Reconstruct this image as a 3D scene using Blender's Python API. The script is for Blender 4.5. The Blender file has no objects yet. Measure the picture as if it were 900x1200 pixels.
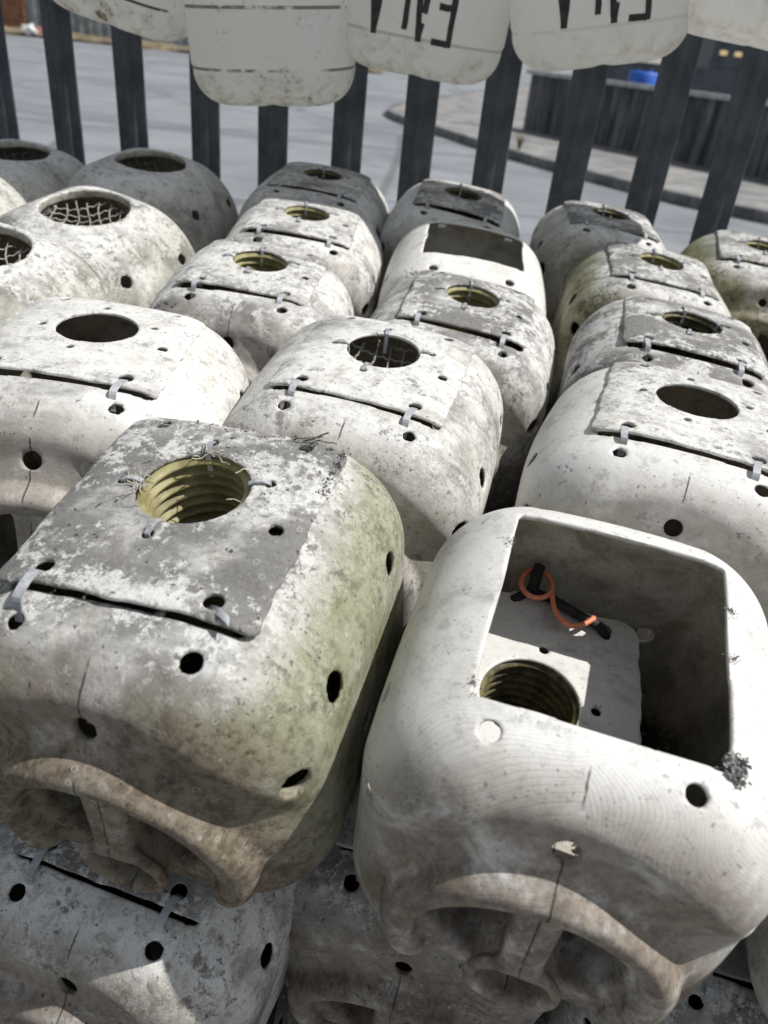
import bpy, math, random
import numpy as np
from mathutils import Vector, Matrix, Euler
PI = math.pi
R = math.radians
random.seed(4)
rng = np.random.default_rng(11)
scn = bpy.context.scene
col = scn.collection

# ------------------------------------------------------------------ helpers
def link(name, me, mats=(), parent=None):
    o = bpy.data.objects.new(name, me)
    col.objects.link(o)
    if me is not None:
        for m in mats:
            if m.name not in [x.name for x in me.materials if x]:
                me.materials.append(m)
    if parent is not None:
        o.parent = parent
    return o

def tag(o, label=None, cat=None, group=None, kind=None):
    if label: o['label'] = label
    if cat: o['category'] = cat
    if group: o['group'] = group
    if kind: o['kind'] = kind
    return o

def empty(name, loc, rot=(0, 0, 0)):
    o = bpy.data.objects.new(name, None)
    o.empty_display_size = .05
    o.location = loc
    o.rotation_euler = rot
    col.objects.link(o)
    return o

def np_mesh(name, verts, quads, smooth=True):
    me = bpy.data.meshes.new(name)
    nv, nq = len(verts), len(quads)
    me.vertices.add(nv)
    me.vertices.foreach_set('co', np.ascontiguousarray(verts, np.float32).ravel())
    me.loops.add(nq*4)
    me.loops.foreach_set('vertex_index', np.ascontiguousarray(quads, np.int32).ravel())
    me.polygons.add(nq)
    me.polygons.foreach_set('loop_start', np.arange(0, nq*4, 4, dtype=np.int32))
    me.update(calc_edges=True)
    me.polygons.foreach_set('use_smooth', np.full(nq, smooth))
    me.update()
    return me

def py_mesh(name, v, f, smooth=False):
    me = bpy.data.meshes.new(name)
    me.from_pydata([tuple(p) for p in v], [], f)
    if smooth:
        me.polygons.foreach_set('use_smooth', np.full(len(me.polygons), True))
    me.update()
    return me

class MB:
    """collects simple solids into one mesh"""
    def __init__(s): s.v = []; s.f = []
    def add(s, v, f):
        n = len(s.v); s.v += [tuple(p) for p in v]; s.f += [tuple(i+n for i in q) for q in f]
    def box(s, x0, x1, y0, y1, z0, z1, M=None):
        v = [(x, y, z) for x in (x0, x1) for y in (y0, y1) for z in (z0, z1)]
        if M is not None: v = [M @ Vector(p) for p in v]
        s.add(v, [(0,1,3,2), (4,6,7,5), (0,4,5,1), (2,3,7,6), (0,2,6,4), (1,5,7,3)])
    def tube(s, pts, r, n=8, cap=True):
        pts = [Vector(p) for p in pts]
        rr = r if isinstance(r, (list, tuple)) else [r]*len(pts)
        rings = []; up = Vector((.13, .31, .94))
        for i, p in enumerate(pts):
            t = (pts[min(i+1, len(pts)-1)]-pts[max(i-1, 0)]).normalized()
            a = t.cross(up)
            if a.length < 1e-3: a = t.cross(Vector((1, 0, 0)))
            a.normalize(); b = a.cross(t).normalized(); up = b
            rings.append([p+(a*math.cos(2*PI*k/n)+b*math.sin(2*PI*k/n))*rr[i] for k in range(n)])
        v = [q for ring in rings for q in ring]; f = []
        for i in range(len(pts)-1):
            for k in range(n):
                k2 = (k+1) % n
                f.append((i*n+k, i*n+k2, (i+1)*n+k2, (i+1)*n+k))
        if cap:
            f.append(tuple(range(n))[::-1]); f.append(tuple(range((len(pts)-1)*n, len(pts)*n)))
        s.add(v, f)
    def strap(s, pts, side, w, t, tw=None):
        """flat band along pts; side = width direction"""
        pts = [Vector(p) for p in pts]; S = Vector(side).normalized(); rings = []
        for i, p in enumerate(pts):
            d = (pts[min(i+1, len(pts)-1)]-pts[max(i-1, 0)]).normalized()
            nrm = S.cross(d).normalized()
            rings.append([p-S*w/2-nrm*t/2, p+S*w/2-nrm*t/2, p+S*w/2+nrm*t/2, p-S*w/2+nrm*t/2])
        v = [q for r_ in rings for q in r_]; f = []
        for i in range(len(pts)-1):
            for k in range(4):
                k2 = (k+1) % 4
                f.append((i*4+k, i*4+k2, (i+1)*4+k2, (i+1)*4+k))
        f.append((3, 2, 1, 0)); n = (len(pts)-1)*4; f.append((n, n+1, n+2, n+3))
        s.add(v, f)
    def prism(s, prof, z0, z1, M=None):
        n = len(prof)
        v = [Vector((x, y, z0)) for x, y in prof]+[Vector((x, y, z1)) for x, y in prof]
        if M is not None: v = [M @ p for p in v]
        f = [(i, (i+1) % n, n+(i+1) % n, n+i) for i in range(n)]
        f.append(tuple(range(n))[::-1]); f.append(tuple(range(n, 2*n)))
        s.add(v, f)
    def mesh(s, name, smooth=False): return py_mesh(name, s.v, s.f, smooth)
    def build(s, name, m, parent=None, smooth=False):
        return link(name, s.mesh(name, smooth), [m], parent)

# ------------------------------------------------------------------ node materials
class NT:
    def __init__(s, name):
        s.m = bpy.data.materials.new(name); s.m.use_nodes = True
        s.t = s.m.node_tree; s.t.nodes.clear()
    def n(s, typ, **kw):
        nd = s.t.nodes.new(typ)
        for k, v in kw.items(): setattr(nd, k, v)
        return nd
    def set(s, sock, v):
        if hasattr(v, 'is_output'): s.t.links.new(v, sock)
        else: sock.default_value = v
    def math(s, op, a, b=0., c=0., clamp=False):
        nd = s.n('ShaderNodeMath', operation=op, use_clamp=clamp)
        s.set(nd.inputs[0], a); s.set(nd.inputs[1], b)
        if len(nd.inputs) > 2: s.set(nd.inputs[2], c)
        return nd.outputs[0]
    def vmath(s, op, a, b=(0, 0, 0), scale=None):
        nd = s.n('ShaderNodeVectorMath', operation=op)
        s.set(nd.inputs[0], a); s.set(nd.inputs[1], b)
        if scale is not None: s.set(nd.inputs['Scale'], scale)
        return nd.outputs[0]
    def noise(s, vec, scale, detail=6, rough=.6, dist=0., lac=2.):
        nd = s.n('ShaderNodeTexNoise'); s.set(nd.inputs['Vector'], vec)
        nd.inputs['Scale'].default_value = scale; nd.inputs['Detail'].default_value = detail
        nd.inputs['Roughness'].default_value = rough; nd.inputs['Distortion'].default_value = dist
        nd.inputs['Lacunarity'].default_value = lac
        return nd.outputs['Fac']
    def step(s, v, lo, hi):
        nd = s.n('ShaderNodeMapRange', interpolation_type='SMOOTHSTEP')
        s.set(nd.inputs['Value'], v); s.set(nd.inputs['From Min'], lo); s.set(nd.inputs['From Max'], hi)
        return nd.outputs['Result']
    def mix(s, f, a, b, blend='MIX'):
        nd = s.n('ShaderNodeMix', data_type='RGBA', blend_type=blend)
        s.set(nd.inputs[0], f)
        for k, v in ((6, a), (7, b)):
            if not hasattr(v, 'is_output') and len(v) == 3: v = (*v, 1)
            s.set(nd.inputs[k], v)
        return nd.outputs[2]
    def fmix(s, f, a, b):
        nd = s.n('ShaderNodeMix', data_type='FLOAT')
        s.set(nd.inputs[0], f); s.set(nd.inputs[2], a); s.set(nd.inputs[3], b)
        return nd.outputs[0]
    def attr(s, name, typ='OBJECT'):
        return s.n('ShaderNodeAttribute', attribute_type=typ, attribute_name=name).outputs['Fac']
    def obj(s): return s.n('ShaderNodeTexCoord').outputs['Object']
    def bump(s, h, strength, dist, normal=None):
        nd = s.n('ShaderNodeBump'); s.set(nd.inputs['Height'], h); s.set(nd.inputs['Strength'], strength)
        nd.inputs['Distance'].default_value = dist
        if normal is not None: s.set(nd.inputs['Normal'], normal)
        return nd.outputs['Normal']
    def out(s, shader):
        o = s.n('ShaderNodeOutputMaterial'); s.t.links.new(shader, o.inputs['Surface']); return s.m
    def bsdf(s, color, rough=.6, normal=None, metal=0., spec=.5, **kw):
        b = s.n('ShaderNodeBsdfPrincipled')
        if not hasattr(color, 'is_output') and len(color) == 3: color = (*color, 1)
        s.set(b.inputs['Base Color'], color); s.set(b.inputs['Roughness'], rough)
        s.set(b.inputs['Metallic'], metal); s.set(b.inputs['Specular IOR Level'], spec)
        if normal is not None: s.set(b.inputs['Normal'], normal)
        for k, v in kw.items(): s.set(b.inputs[k], v)
        return b.outputs[0]

def mat_weathered():
    """sea-worn white polyethylene; wear set by object properties wear_seed, dirt, algae, mud, craze"""
    t = NT('weathered_white_plastic')
    P = t.obj()
    seed = t.attr('wear_seed'); dirt = t.attr('dirt'); algae = t.attr('algae'); mud = t.attr('mud')
    craze = t.attr('craze'); inner = t.attr('inner', 'GEOMETRY')
    cmb = t.n('ShaderNodeCombineXYZ'); t.set(cmb.inputs[0], seed)
    t.set(cmb.inputs[1], t.math('MULTIPLY', seed, 1.7)); t.set(cmb.inputs[2], t.math('MULTIPLY', seed, -.83))
    V = t.vmath('ADD', P, cmb.outputs[0])
    sep = t.n('ShaderNodeSeparateXYZ'); t.set(sep.inputs[0], P)
    X, Y, Z = sep.outputs
    big = t.noise(V, 8, 4, .55, .4)
    med = t.noise(V, 24, 10, .74, .15)
    fine = t.noise(V, 110, 8, .78, .1)
    vfine = t.noise(V, 480, 4, .75)
    g = t.math('ADD', t.math('MULTIPLY', big, .55), t.math('ADD', t.math('MULTIPLY', med, .5), t.math('MULTIPLY', fine, .35)))
    # g ~ .70 mean
    sme = t.noise(t.vmath('MULTIPLY', V, (7, 15, 10)), 1.5, 12, .62, .5)
    rr_ = t.math('SQRT', t.math('ADD', t.math('MULTIPLY', X, X), t.math('MULTIPLY', Y, Y)))
    rim = t.math('MULTIPLY', t.step(rr_, .042, .085), .07)
    g = t.math('ADD', t.math('ADD', t.math('MULTIPLY', sme, .62), t.math('MULTIPLY', big, .42)), t.math('ADD', t.math('MULTIPLY', fine, .26), rim))
    thr = t.math('SUBTRACT', .90, t.math('MULTIPLY', dirt, .34))
    soft = t.step(g, t.math('SUBTRACT', thr, .09), t.math('ADD', thr, .10))
    hard = t.step(g, t.math('ADD', thr, .05), t.math('ADD', thr, .13))
    base = t.mix(t.step(big, .35, .65), (.83, .815, .77), (.77, .755, .705))
    base = t.mix(t.math('MULTIPLY', t.step(med, .52, .62), t.fmix(t.step(dirt, .1, .6), .18, .42)), base, (.40, .365, .30))
    # yellowish ingrained stain
    st = t.noise(V, 13, 7, .7, 1.2)
    base = t.mix(t.math('MULTIPLY', t.step(st, .54, .70), t.math('MULTIPLY', t.math('ADD', dirt, .25), .6)), base, (.36, .31, .21))
    greycol = t.mix(t.step(fine, .38, .62), (.12, .115, .11), (.28, .272, .262))
    c = t.mix(t.math('MULTIPLY', soft, .74), base, greycol)
    c = t.mix(t.math('MULTIPLY', hard, .55), c, t.mix(t.step(vfine, .4, .6), (.085, .083, .08), (.19, .186, .178)))
    # chalk / lime flakes
    fl = t.noise(V, 150, 8, .72, .1)
    clus = t.noise(V, 15, 8, .68, .4)
    flk = t.math('MULTIPLY', t.step(t.math('ADD', t.math('MULTIPLY', fl, .45), t.math('MULTIPLY', clus, .75)), .590, .645), t.step(dirt, .1, .55))
    c = t.mix(t.math('MULTIPLY', flk, .82), c, t.mix(t.step(vfine, .35, .6), (.66, .65, .61), (.86, .85, .82)))
    # algae on chosen flanks
    am = t.math('ADD', t.math('ADD', t.math('MULTIPLY', med, .6), t.math('MULTIPLY', big, .8)), t.math('MULTIPLY', t.step(t.math('ABSOLUTE', X), -.02, .12), .22))
    am = t.math('MULTIPLY', t.step(t.math('ADD', am, t.math('MULTIPLY', t.step(Y, -.085, -.125), .10)), .66, .90), algae)
    am = t.math('MULTIPLY', am, t.step(Z, -.002, -.03))
    am = t.math('MULTIPLY', am, t.fmix(t.step(fine, .35, .65), .9, .6))
    c = t.mix(am, c, t.mix(t.step(fine, .4, .6), (.10, .11, .03), (.28, .28, .075)))
    # brown silt film round the handle end; in the recesses it also paints in shade
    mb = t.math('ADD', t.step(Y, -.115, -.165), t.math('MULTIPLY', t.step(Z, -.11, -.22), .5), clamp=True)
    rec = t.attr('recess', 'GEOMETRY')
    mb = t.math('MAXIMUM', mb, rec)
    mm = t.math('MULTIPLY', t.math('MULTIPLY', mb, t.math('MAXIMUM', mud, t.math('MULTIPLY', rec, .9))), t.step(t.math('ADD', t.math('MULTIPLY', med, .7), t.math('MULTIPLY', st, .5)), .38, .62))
    mm = t.math('MAXIMUM', mm, t.math('MULTIPLY', rec, t.math('MULTIPLY', t.step(med, .36, .54), .8)))  # handle pockets coloured darker to deepen their shade, over the silt
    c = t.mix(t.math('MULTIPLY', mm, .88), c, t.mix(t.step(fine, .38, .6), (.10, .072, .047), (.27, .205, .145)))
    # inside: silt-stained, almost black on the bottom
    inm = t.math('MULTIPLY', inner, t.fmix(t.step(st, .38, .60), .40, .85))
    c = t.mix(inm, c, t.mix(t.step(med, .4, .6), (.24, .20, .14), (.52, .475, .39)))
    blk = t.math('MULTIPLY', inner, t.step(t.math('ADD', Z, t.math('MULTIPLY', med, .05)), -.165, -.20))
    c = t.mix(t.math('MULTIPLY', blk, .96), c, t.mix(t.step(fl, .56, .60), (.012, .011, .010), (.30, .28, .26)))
    seam = t.math('LESS_THAN', t.math('ABSOLUTE', t.math('ADD', X, t.math('MULTIPLY', t.math('SUBTRACT', med, .5), .006))), .0007)
    seam = t.math('MULTIPLY', t.math('MULTIPLY', seam, t.step(Y, -.122, -.130)), t.step(t.noise(V, 34, 3, .6), .40, .52))
    c = t.mix(t.math('MULTIPLY', seam, .85), c, (.05, .042, .034))
    grain = t.math('MULTIPLY', t.step(fine, .50, .60), t.fmix(t.step(dirt, .1, .7), .04, .50))
    c = t.mix(grain, c, (.20, .19, .17))
    g2 = t.math('MULTIPLY', t.math('MULTIPLY', t.step(t.noise(V, 62, 9, .78), .545, .60), t.step(clus, .42, .56)), t.fmix(t.step(dirt, .05, .6), .22, .78))
    c = t.mix(g2, c, (.115, .105, .09))
    # black specks, lime rings
    sp = t.noise(V, 210, 3, .55)
    c = t.mix(t.math('MULTIPLY', t.step(sp, .655, .69), t.fmix(dirt, .35, .95)), c, (.045, .042, .038))
    vo = t.n('ShaderNodeTexVoronoi', feature='F1'); t.set(vo.inputs['Vector'], V); vo.inputs['Scale'].default_value = 165
    dd = vo.outputs['Distance']
    sc = t.n('ShaderNodeSeparateColor'); t.set(sc.inputs[0], vo.outputs['Color'])
    ring = t.math('MULTIPLY', t.step(dd, .20, .25), t.math('SUBTRACT', 1., t.step(dd, .33, .38)))
    ring = t.math('MULTIPLY', ring, t.step(t.math('ADD', sc.outputs[0], t.math('MULTIPLY', big, .9)), 1.30, 1.34))
    ring = t.math('MULTIPLY', ring, t.step(dirt, .2, .5))
    c = t.mix(t.math('MULTIPLY', ring, .30), c, (.66, .65, .61))
    # fine scratches on cleaner skins
    sv = t.vmath('MULTIPLY', V, (9, 55, 30))
    scr = t.noise(sv, 3.2, 3, .6, 2.5)
    scl = t.math('LESS_THAN', t.math('ABSOLUTE', t.math('SUBTRACT', scr, .5)), .006)
    scl = t.math('MULTIPLY', scl, t.step(med, .5, .58))
    c = t.mix(t.math('MULTIPLY', scl, .55), c, (.10, .095, .085))
    # crazing contour lines in sun-rotted skin
    cn = t.noise(V, 6.5, 1, .3, .3)
    run = t.math('ADD', t.math('MULTIPLY', Y, 300), t.math('MULTIPLY', t.math('ABSOLUTE', X), 190))
    fr = t.math('FRACT', t.math('ADD', t.math('ADD', t.math('MULTIPLY', cn, 52), run), t.math('MULTIPLY', fine, .35)))
    tri = t.math('ABSOLUTE', t.math('SUBTRACT', fr, .5))
    cl = t.math('MULTIPLY', t.math('SUBTRACT', 1., t.step(tri, .05, .14)), craze)
    cl = t.math('MULTIPLY', cl, t.step(t.noise(V, 17, 3, .6), .42, .60))
    c = t.mix(t.math('MULTIPLY', cl, .12), c, (.20, .18, .15))
    # relief
    h = t.math('ADD', t.math('MULTIPLY', fine, t.fmix(dirt, .35, 1.)), t.math('MULTIPLY', med, .8))
    h = t.math('ADD', h, t.math('MULTIPLY', flk, .25))
    h = t.math('ADD', h, t.math('MULTIPLY', ring, .12))
    h = t.math('SUBTRACT', h, t.math('MULTIPLY', cl, .25))
    h = t.math('ADD', h, t.math('MULTIPLY', vfine, t.fmix(soft, .03, .22)))
    nrm = t.bump(h, t.fmix(dirt, .30, .62), .0028)
    rough = t.fmix(t.math('MAXIMUM', soft, mm), .40, .88)
    b = t.bsdf(c, rough, nrm, spec=.38); tr = t.n('ShaderNodeBsdfTranslucent'); t.set(tr.inputs[0], t.mix(.5, c, (.5, .42, .27)))
    mx = t.n('ShaderNodeMixShader'); mx.inputs[0].default_value = .13
    t.t.links.new(b, mx.inputs[1]); t.t.links.new(tr.outputs[0], mx.inputs[2])
    return t.out(mx.outputs[0])

def mat_lumpy(name, c1, c2, scale, rough=.7, bump=.4, dist=.002, metal=0., detail=6, spec=.4):
    t = NT(name); P = t.obj(); n1 = t.noise(P, scale, detail, .65, .4); n2 = t.noise(P, scale*5, 4, .6)
    f = t.math('ADD', t.math('MULTIPLY', n1, .7), t.math('MULTIPLY', n2, .3))
    return t.out(t.bsdf(t.mix(t.step(f, .38, .62), c1, c2), rough, t.bump(f, bump, dist), metal, spec))

def mat_can():
    """milky polyethylene, lets light through, dirt in the seams"""
    t = NT('milky_can_plastic'); P = t.obj(); seed = t.attr('wear_seed')
    cmb = t.n('ShaderNodeCombineXYZ'); t.set(cmb.inputs[0], seed); t.set(cmb.inputs[2], seed)
    V = t.vmath('ADD', P, cmb.outputs[0])
    sep = t.n('ShaderNodeSeparateXYZ'); t.set(sep.inputs[0], P); Z = sep.outputs[2]
    big = t.noise(V, 7, 4, .55); med = t.noise(V, 30, 8, .7, .8); fine = t.noise(V, 130, 5, .7)
    c = t.mix(big, (.92, .91, .87), (.94, .935, .91))
    low = t.math('SUBTRACT', 1., t.step(Z, -.195, -.13))
    c = t.mix(t.math('MULTIPLY', t.math('MULTIPLY', low, t.step(med, .42, .64)), t.fmix(t.attr('grime'), .25, .75)), c, (.42, .36, .25))
    seam = t.math('MAXIMUM', t.math('LESS_THAN', t.math('ABSOLUTE', t.math('ADD', Z, .145)), .0021),
                  t.math('LESS_THAN', t.math('ABSOLUTE', t.math('ADD', Z, .062)), .0023))
    seam = t.math('MULTIPLY', seam, t.step(t.noise(V, 22, 4, .6), .38, .47))
    spots = t.math('MULTIPLY', t.step(t.math('ADD', t.math('MULTIPLY', med, .6), t.math('MULTIPLY', fine, .4)), .560, .60), t.fmix(low, .40, 1.))
    c = t.mix(t.math('MULTIPLY', seam, t.attr('grime')), c, (.09, .075, .05))
    c = t.mix(t.math('MULTIPLY', spots, t.attr('grime')), c, (.13, .12, .07))
    nrm = t.bump(t.math('ADD', med, big), .15, .002)
    b = t.bsdf(c, .45, nrm, spec=.4)
    tr = t.n('ShaderNodeBsdfTranslucent'); t.set(tr.inputs[0], c)
    mx = t.n('ShaderNodeMixShader'); mx.inputs[0].default_value = .60
    t.t.links.new(b, mx.inputs[1]); t.t.links.new(tr.outputs[0], mx.inputs[2])
    return t.out(mx.outputs[0])

def mat_road():
    t = NT('pale_worn_concrete_road'); P = t.obj()
    big = t.noise(t.vmath('MULTIPLY', P, (.5, .8, 1)), .5, 6, .62, .3)
    med = t.noise(P, 1.6, 8, .65); fine = t.noise(P, 60, 4, .7)
    f = t.math('ADD', t.math('MULTIPLY', big, .65), t.math('MULTIPLY', med, .35))
    c = t.mix(t.step(f, .36, .64), (.175, .185, .198), (.285, .297, .31))
    c = t.mix(t.math('MULTIPLY', t.step(fine, .45, .7), .35), c, (.12, .125, .13))
    ck = t.n('ShaderNodeTexVoronoi', feature='DISTANCE_TO_EDGE'); t.set(ck.inputs['Vector'], t.vmath('ADD', P, t.n('ShaderNodeTexNoise').outputs['Color'])); ck.inputs['Scale'].default_value = .22
    c = t.mix(t.math('MULTIPLY', t.math('SUBTRACT', 1., t.step(ck.outputs['Distance'], .004, .014)), .55), c, (.07, .072, .075))
    c = t.mix(t.math('MULTIPLY', t.step(t.noise(P, .9, 9, .72), .56, .66), .4), c, (.12, .125, .13))
    # tyre scrub arcs
    for cx, cy, r, w, s_ in ((-6.1, 15.6, 1.3, .16, .42), (-3.6, 27., 15.8, .25, .45), (-1.2, 30., 18.4, .3, .3)):
        d = t.vmath('DISTANCE', t.vmath('MULTIPLY', P, (1, 1, 0)), (cx, cy, 0))
        nd = d.node.outputs['Value']
        k = t.math('SUBTRACT', 1., t.step(t.math('ABSOLUTE', t.math('SUBTRACT', nd, r)), w*.3, w))
        c = t.mix(t.math('MULTIPLY', k, t.math('MULTIPLY', t.step(med, .3, .6), s_)), c, (.085, .09, .10))
    return t.out(t.bsdf(c, t.fmix(f, .62, .45), t.bump(fine, .25, .004), spec=.45))

M = {}
M['plastic'] = mat_weathered()
M['can'] = mat_can()
def mat_tube():
    t = NT('yellow_ribbed_tube'); P = t.obj(); n1 = t.noise(P, 40, 6, .65)
    c = t.mix(t.step(n1, .38, .62), (.28, .245, .10), (.50, .455, .23))
    b = t.bsdf(c, .5, t.bump(n1, .3, .001), spec=.4); tr = t.n('ShaderNodeBsdfTranslucent'); t.set(tr.inputs[0], c)
    mx = t.n('ShaderNodeMixShader'); mx.inputs[0].default_value = .35
    t.t.links.new(b, mx.inputs[1]); t.t.links.new(tr.outputs[0], mx.inputs[2])
    return t.out(mx.outputs[0])
M['tube'] = mat_tube()
M['tubedark'] = mat_lumpy('silted_ribbed_tube', (.035, .03, .014), (.16, .135, .05), 40, .6, .4, .001)
M['tie'] = mat_lumpy('grey_cable_tie', (.24, .25, .26), (.46, .47, .48), 60, .45, .15, .001)
M['twine'] = mat_lumpy('frayed_twine', (.33, .30, .22), (.60, .57, .48), 300, .85, .5, .001)
M['weed'] = mat_lumpy('dried_weed', (.06, .057, .052), (.20, .19, .17), 200, .95, .8, .002)
M['crust'] = mat_lumpy('grey_lime_crust', (.10, .10, .095), (.45, .44, .42), 300, .95, .8, .002)
M['orange'] = mat_lumpy('orange_coated_wire', (.72, .19, .10), (.80, .30, .17), 120, .45, .1, .001)
M['rubber'] = mat_lumpy('black_rubber', (.008, .008, .008), (.03, .028, .026), 80, .7, .4, .001)
M['net'] = mat_lumpy('weathered_netting_cord', (.20, .19, .16), (.42, .40, .35), 150, .85, .3, .001)
M['netdark'] = mat_lumpy('dark_netting_cord', (.04, .04, .035), (.13, .125, .11), 150, .85, .3, .001)
M['silt'] = mat_lumpy('black_silt', (.006, .006, .005), (.05, .046, .04), 90, .85, 1., .006)
M['paint'] = mat_lumpy('black_stencil_paint', (.010, .010, .011), (.035, .035, .034), 90, .6, .1, .001)
M['road'] = mat_road()
M['ground'] = mat_lumpy('yard_ground', (.09, .09, .088), (.20, .195, .19), 1.2, .9, .5, .01)
M['pave'] = mat_lumpy('pavement_concrete', (.155, .15, .145), (.29, .28, .265), 1.6, .85, .4, .006)
M['kerb'] = mat_lumpy('kerb_stone', (.085, .086, .088), (.20, .20, .195), 3, .85, .4, .006)
M['verge'] = mat_lumpy('dry_verge', (.10, .075, .045), (.24, .20, .13), 2.5, .95, .8, .03)
M['cope'] = mat_lumpy('weathered_coping', (.30, .31, .31), (.48, .49, .49), 5, .8, .3, .004)
M['galv'] = mat_lumpy('grey_galvanised_sheet', (.16, .18, .185), (.30, .33, .34), 3, .55, .2, .003, .3)
M['brick'] = mat_lumpy('red_brown_brick', (.17, .075, .05), (.30, .15, .10), 4, .9, .4, .01)
M['blue'] = mat_lumpy('blue_drum_plastic', (.02, .09, .42), (.03, .14, .55), 8, .5, .1, .002)
M['building'] = mat_lumpy('dark_cladding', (.045, .055, .075), (.085, .10, .125), 1.5, .6, .2, .01)
M['litter_red'] = mat_lumpy('faded_red_plastic', (.55, .12, .10), (.70, .30, .25), 10, .6, .2, .003)
M['litter_white'] = mat_lumpy('white_plastic_scrap', (.70, .70, .68), (.80, .80, .78), 10, .6, .2, .003)
M['twig'] = mat_lumpy('dry_weed_stalk', (.13, .11, .06), (.25, .22, .12), 30, .9, .2, .002)

def mat_picket():
    t = NT('dark_painted_steel'); P = t.obj()
    n = t.noise(P, 11, 9, .72, .2); n2 = t.noise(P, 70, 5, .7)
    c = t.mix(t.step(n, .35, .65), (.026, .034, .045), (.062, .074, .090))
    c = t.mix(t.math('MULTIPLY', t.step(n2, .58, .68), .6), c, (.09, .095, .10))
    rust = t.math('MULTIPLY', t.step(t.noise(P, 30, 6, .7, 1.), .63, .70), .5)
    c = t.mix(rust, c, (.10, .065, .045))
    return t.out(t.bsdf(c, .52, t.bump(n2, .25, .001), spec=.5))
M['picket'] = mat_picket()

def mat_sheet():
    t = NT('dark_profiled_sheet'); P = t.obj()
    n = t.noise(t.vmath('MULTIPLY', P, (6, 6, .5)), 1.6, 7, .65); n2 = t.noise(P, 9, 5, .6)
    c = t.mix(t.step(n, .38, .64), (.042, .046, .052), (.17, .175, .18))
    c = t.mix(t.math('MULTIPLY', t.step(n2, .5, .7), .4), c, (.05, .05, .052))
    return t.out(t.bsdf(c, .7, spec=.3))
M['sheet'] = mat_sheet()

def mat_emit(name, colr, s):
    t = NT(name); e = t.n('ShaderNodeEmission'); e.inputs[0].default_value = (*colr, 1); e.inputs[1].default_value = s
    return t.out(e.outputs[0])
M['lit'] = mat_emit('lit_window', (1., .78, .45), .62)

# ------------------------------------------------------------------ distance-field moulding
F32 = np.float32
def smin(a, b, k):
    h = np.clip(.5+.5*(b-a)/k, 0, 1)
    return b+(a-b)*h-k*h*(1-h)
def smax(a, b, k): return -smin(-a, -b, k)

class Grid:
    def __init__(s, lo, hi, h):
        s.lo = np.array(lo, F32); s.h = h
        s.n = [int(math.ceil((hi[i]-lo[i])/h))+1 for i in range(3)]
        ax = [(lo[i]+h*np.arange(s.n[i])).astype(F32) for i in range(3)]
        s.ax = ax
        s.X = ax[0][:, None, None]; s.Y = ax[1][None, :, None]; s.Z = ax[2][None, None, :]
    def window(s, c, rad):
        sl = []
        for i in range(3):
            a = int(max(0, math.floor((c[i]-rad-s.lo[i])/s.h))); b = int(min(s.n[i], math.ceil((c[i]+rad-s.lo[i])/s.h)+1))
            if b <= a: return None
            sl.append(slice(a, b))
        return tuple(sl)
    def local(s, sl):
        return (s.ax[0][sl[0]][:, None, None], s.ax[1][sl[1]][None, :, None], s.ax[2][sl[2]][None, None, :])

def drill(G, f, c, d, r, half=.02):
    """bore a round hole at c along d"""
    sl = G.window(c, half+r+.004)
    if sl is None: return
    x, y, z = G.local(sl); d = np.array(d, float); d /= np.linalg.norm(d)
    px, py, pz = x-c[0], y-c[1], z-c[2]
    t = px*d[0]+py*d[1]+pz*d[2]
    rad = np.sqrt(np.maximum(px*px+py*py+pz*pz-t*t, 0))
    cyl = np.maximum(rad-r, np.abs(t)-half)
    f[sl] = np.maximum(f[sl], -cyl).astype(F32)

def surface_nets(f, G):
    lo, h = G.lo, G.h
    s = f < 0
    c = [s[i:s.shape[0]-1+i, j:s.shape[1]-1+j, k:s.shape[2]-1+k] for i in (0, 1) for j in (0, 1) for k in (0, 1)]
    al = c[0].copy(); an = c[0].copy()
    for q in c[1:]: al &= q; an |= q
    act = an & ~al
    I, J, K = np.nonzero(act)
    idx = np.full(act.shape, -1, np.int32); idx[I, J, K] = np.arange(len(I), dtype=np.int32)
    acc = np.zeros((len(I), 3), F32); cnt = np.zeros(len(I), F32)
    off = [(i, j, k) for i in (0, 1) for j in (0, 1) for k in (0, 1)]
    val = {o: f[I+o[0], J+o[1], K+o[2]] for o in off}
    for o in off:
        for a in range(3):
            if o[a] == 0:
                p = list(o); p[a] = 1; p = tuple(p)
                v0, v1 = val[o], val[p]
                m = (v0 < 0) != (v1 < 0)
                t = np.where(m, v0/np.where(m, v0-v1, 1), 0)
                for b in range(3):
                    acc[:, b] += np.where(m, (t if b == a else o[b]), 0)
                cnt += m
    pos = acc/cnt[:, None]
    V = lo+h*(np.stack([I, J, K], 1)+pos)
    Q = []
    for a in range(3):
        b, c2 = (a+1) % 3, (a+2) % 3
        s0 = [slice(0, -1)]*3; s1 = [slice(0, -1)]*3
        s0[b] = slice(1, -1); s0[c2] = slice(1, -1); s1[b] = slice(1, -1); s1[c2] = slice(1, -1)
        s1[a] = slice(1, None)
        A0 = s[tuple(s0)]; A1 = s[tuple(s1)]
        e = np.stack(np.nonzero(A0 != A1), 1); ins = A0[tuple(e.T)]
        e[:, b] += 1; e[:, c2] += 1
        def cell(db, dc):
            q = e.copy(); q[:, b] -= db; q[:, c2] -= dc
            return idx[q[:, 0], q[:, 1], q[:, 2]]
        q4 = np.stack([cell(1, 1), cell(0, 1), cell(0, 0), cell(1, 0)], 1)
        q4 = np.where(ins[:, None], q4, q4[:, ::-1])
        Q.append(q4)
    Q = np.concatenate(Q)
    Q = Q[(Q >= 0).all(1)]
    return V, Q

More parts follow.
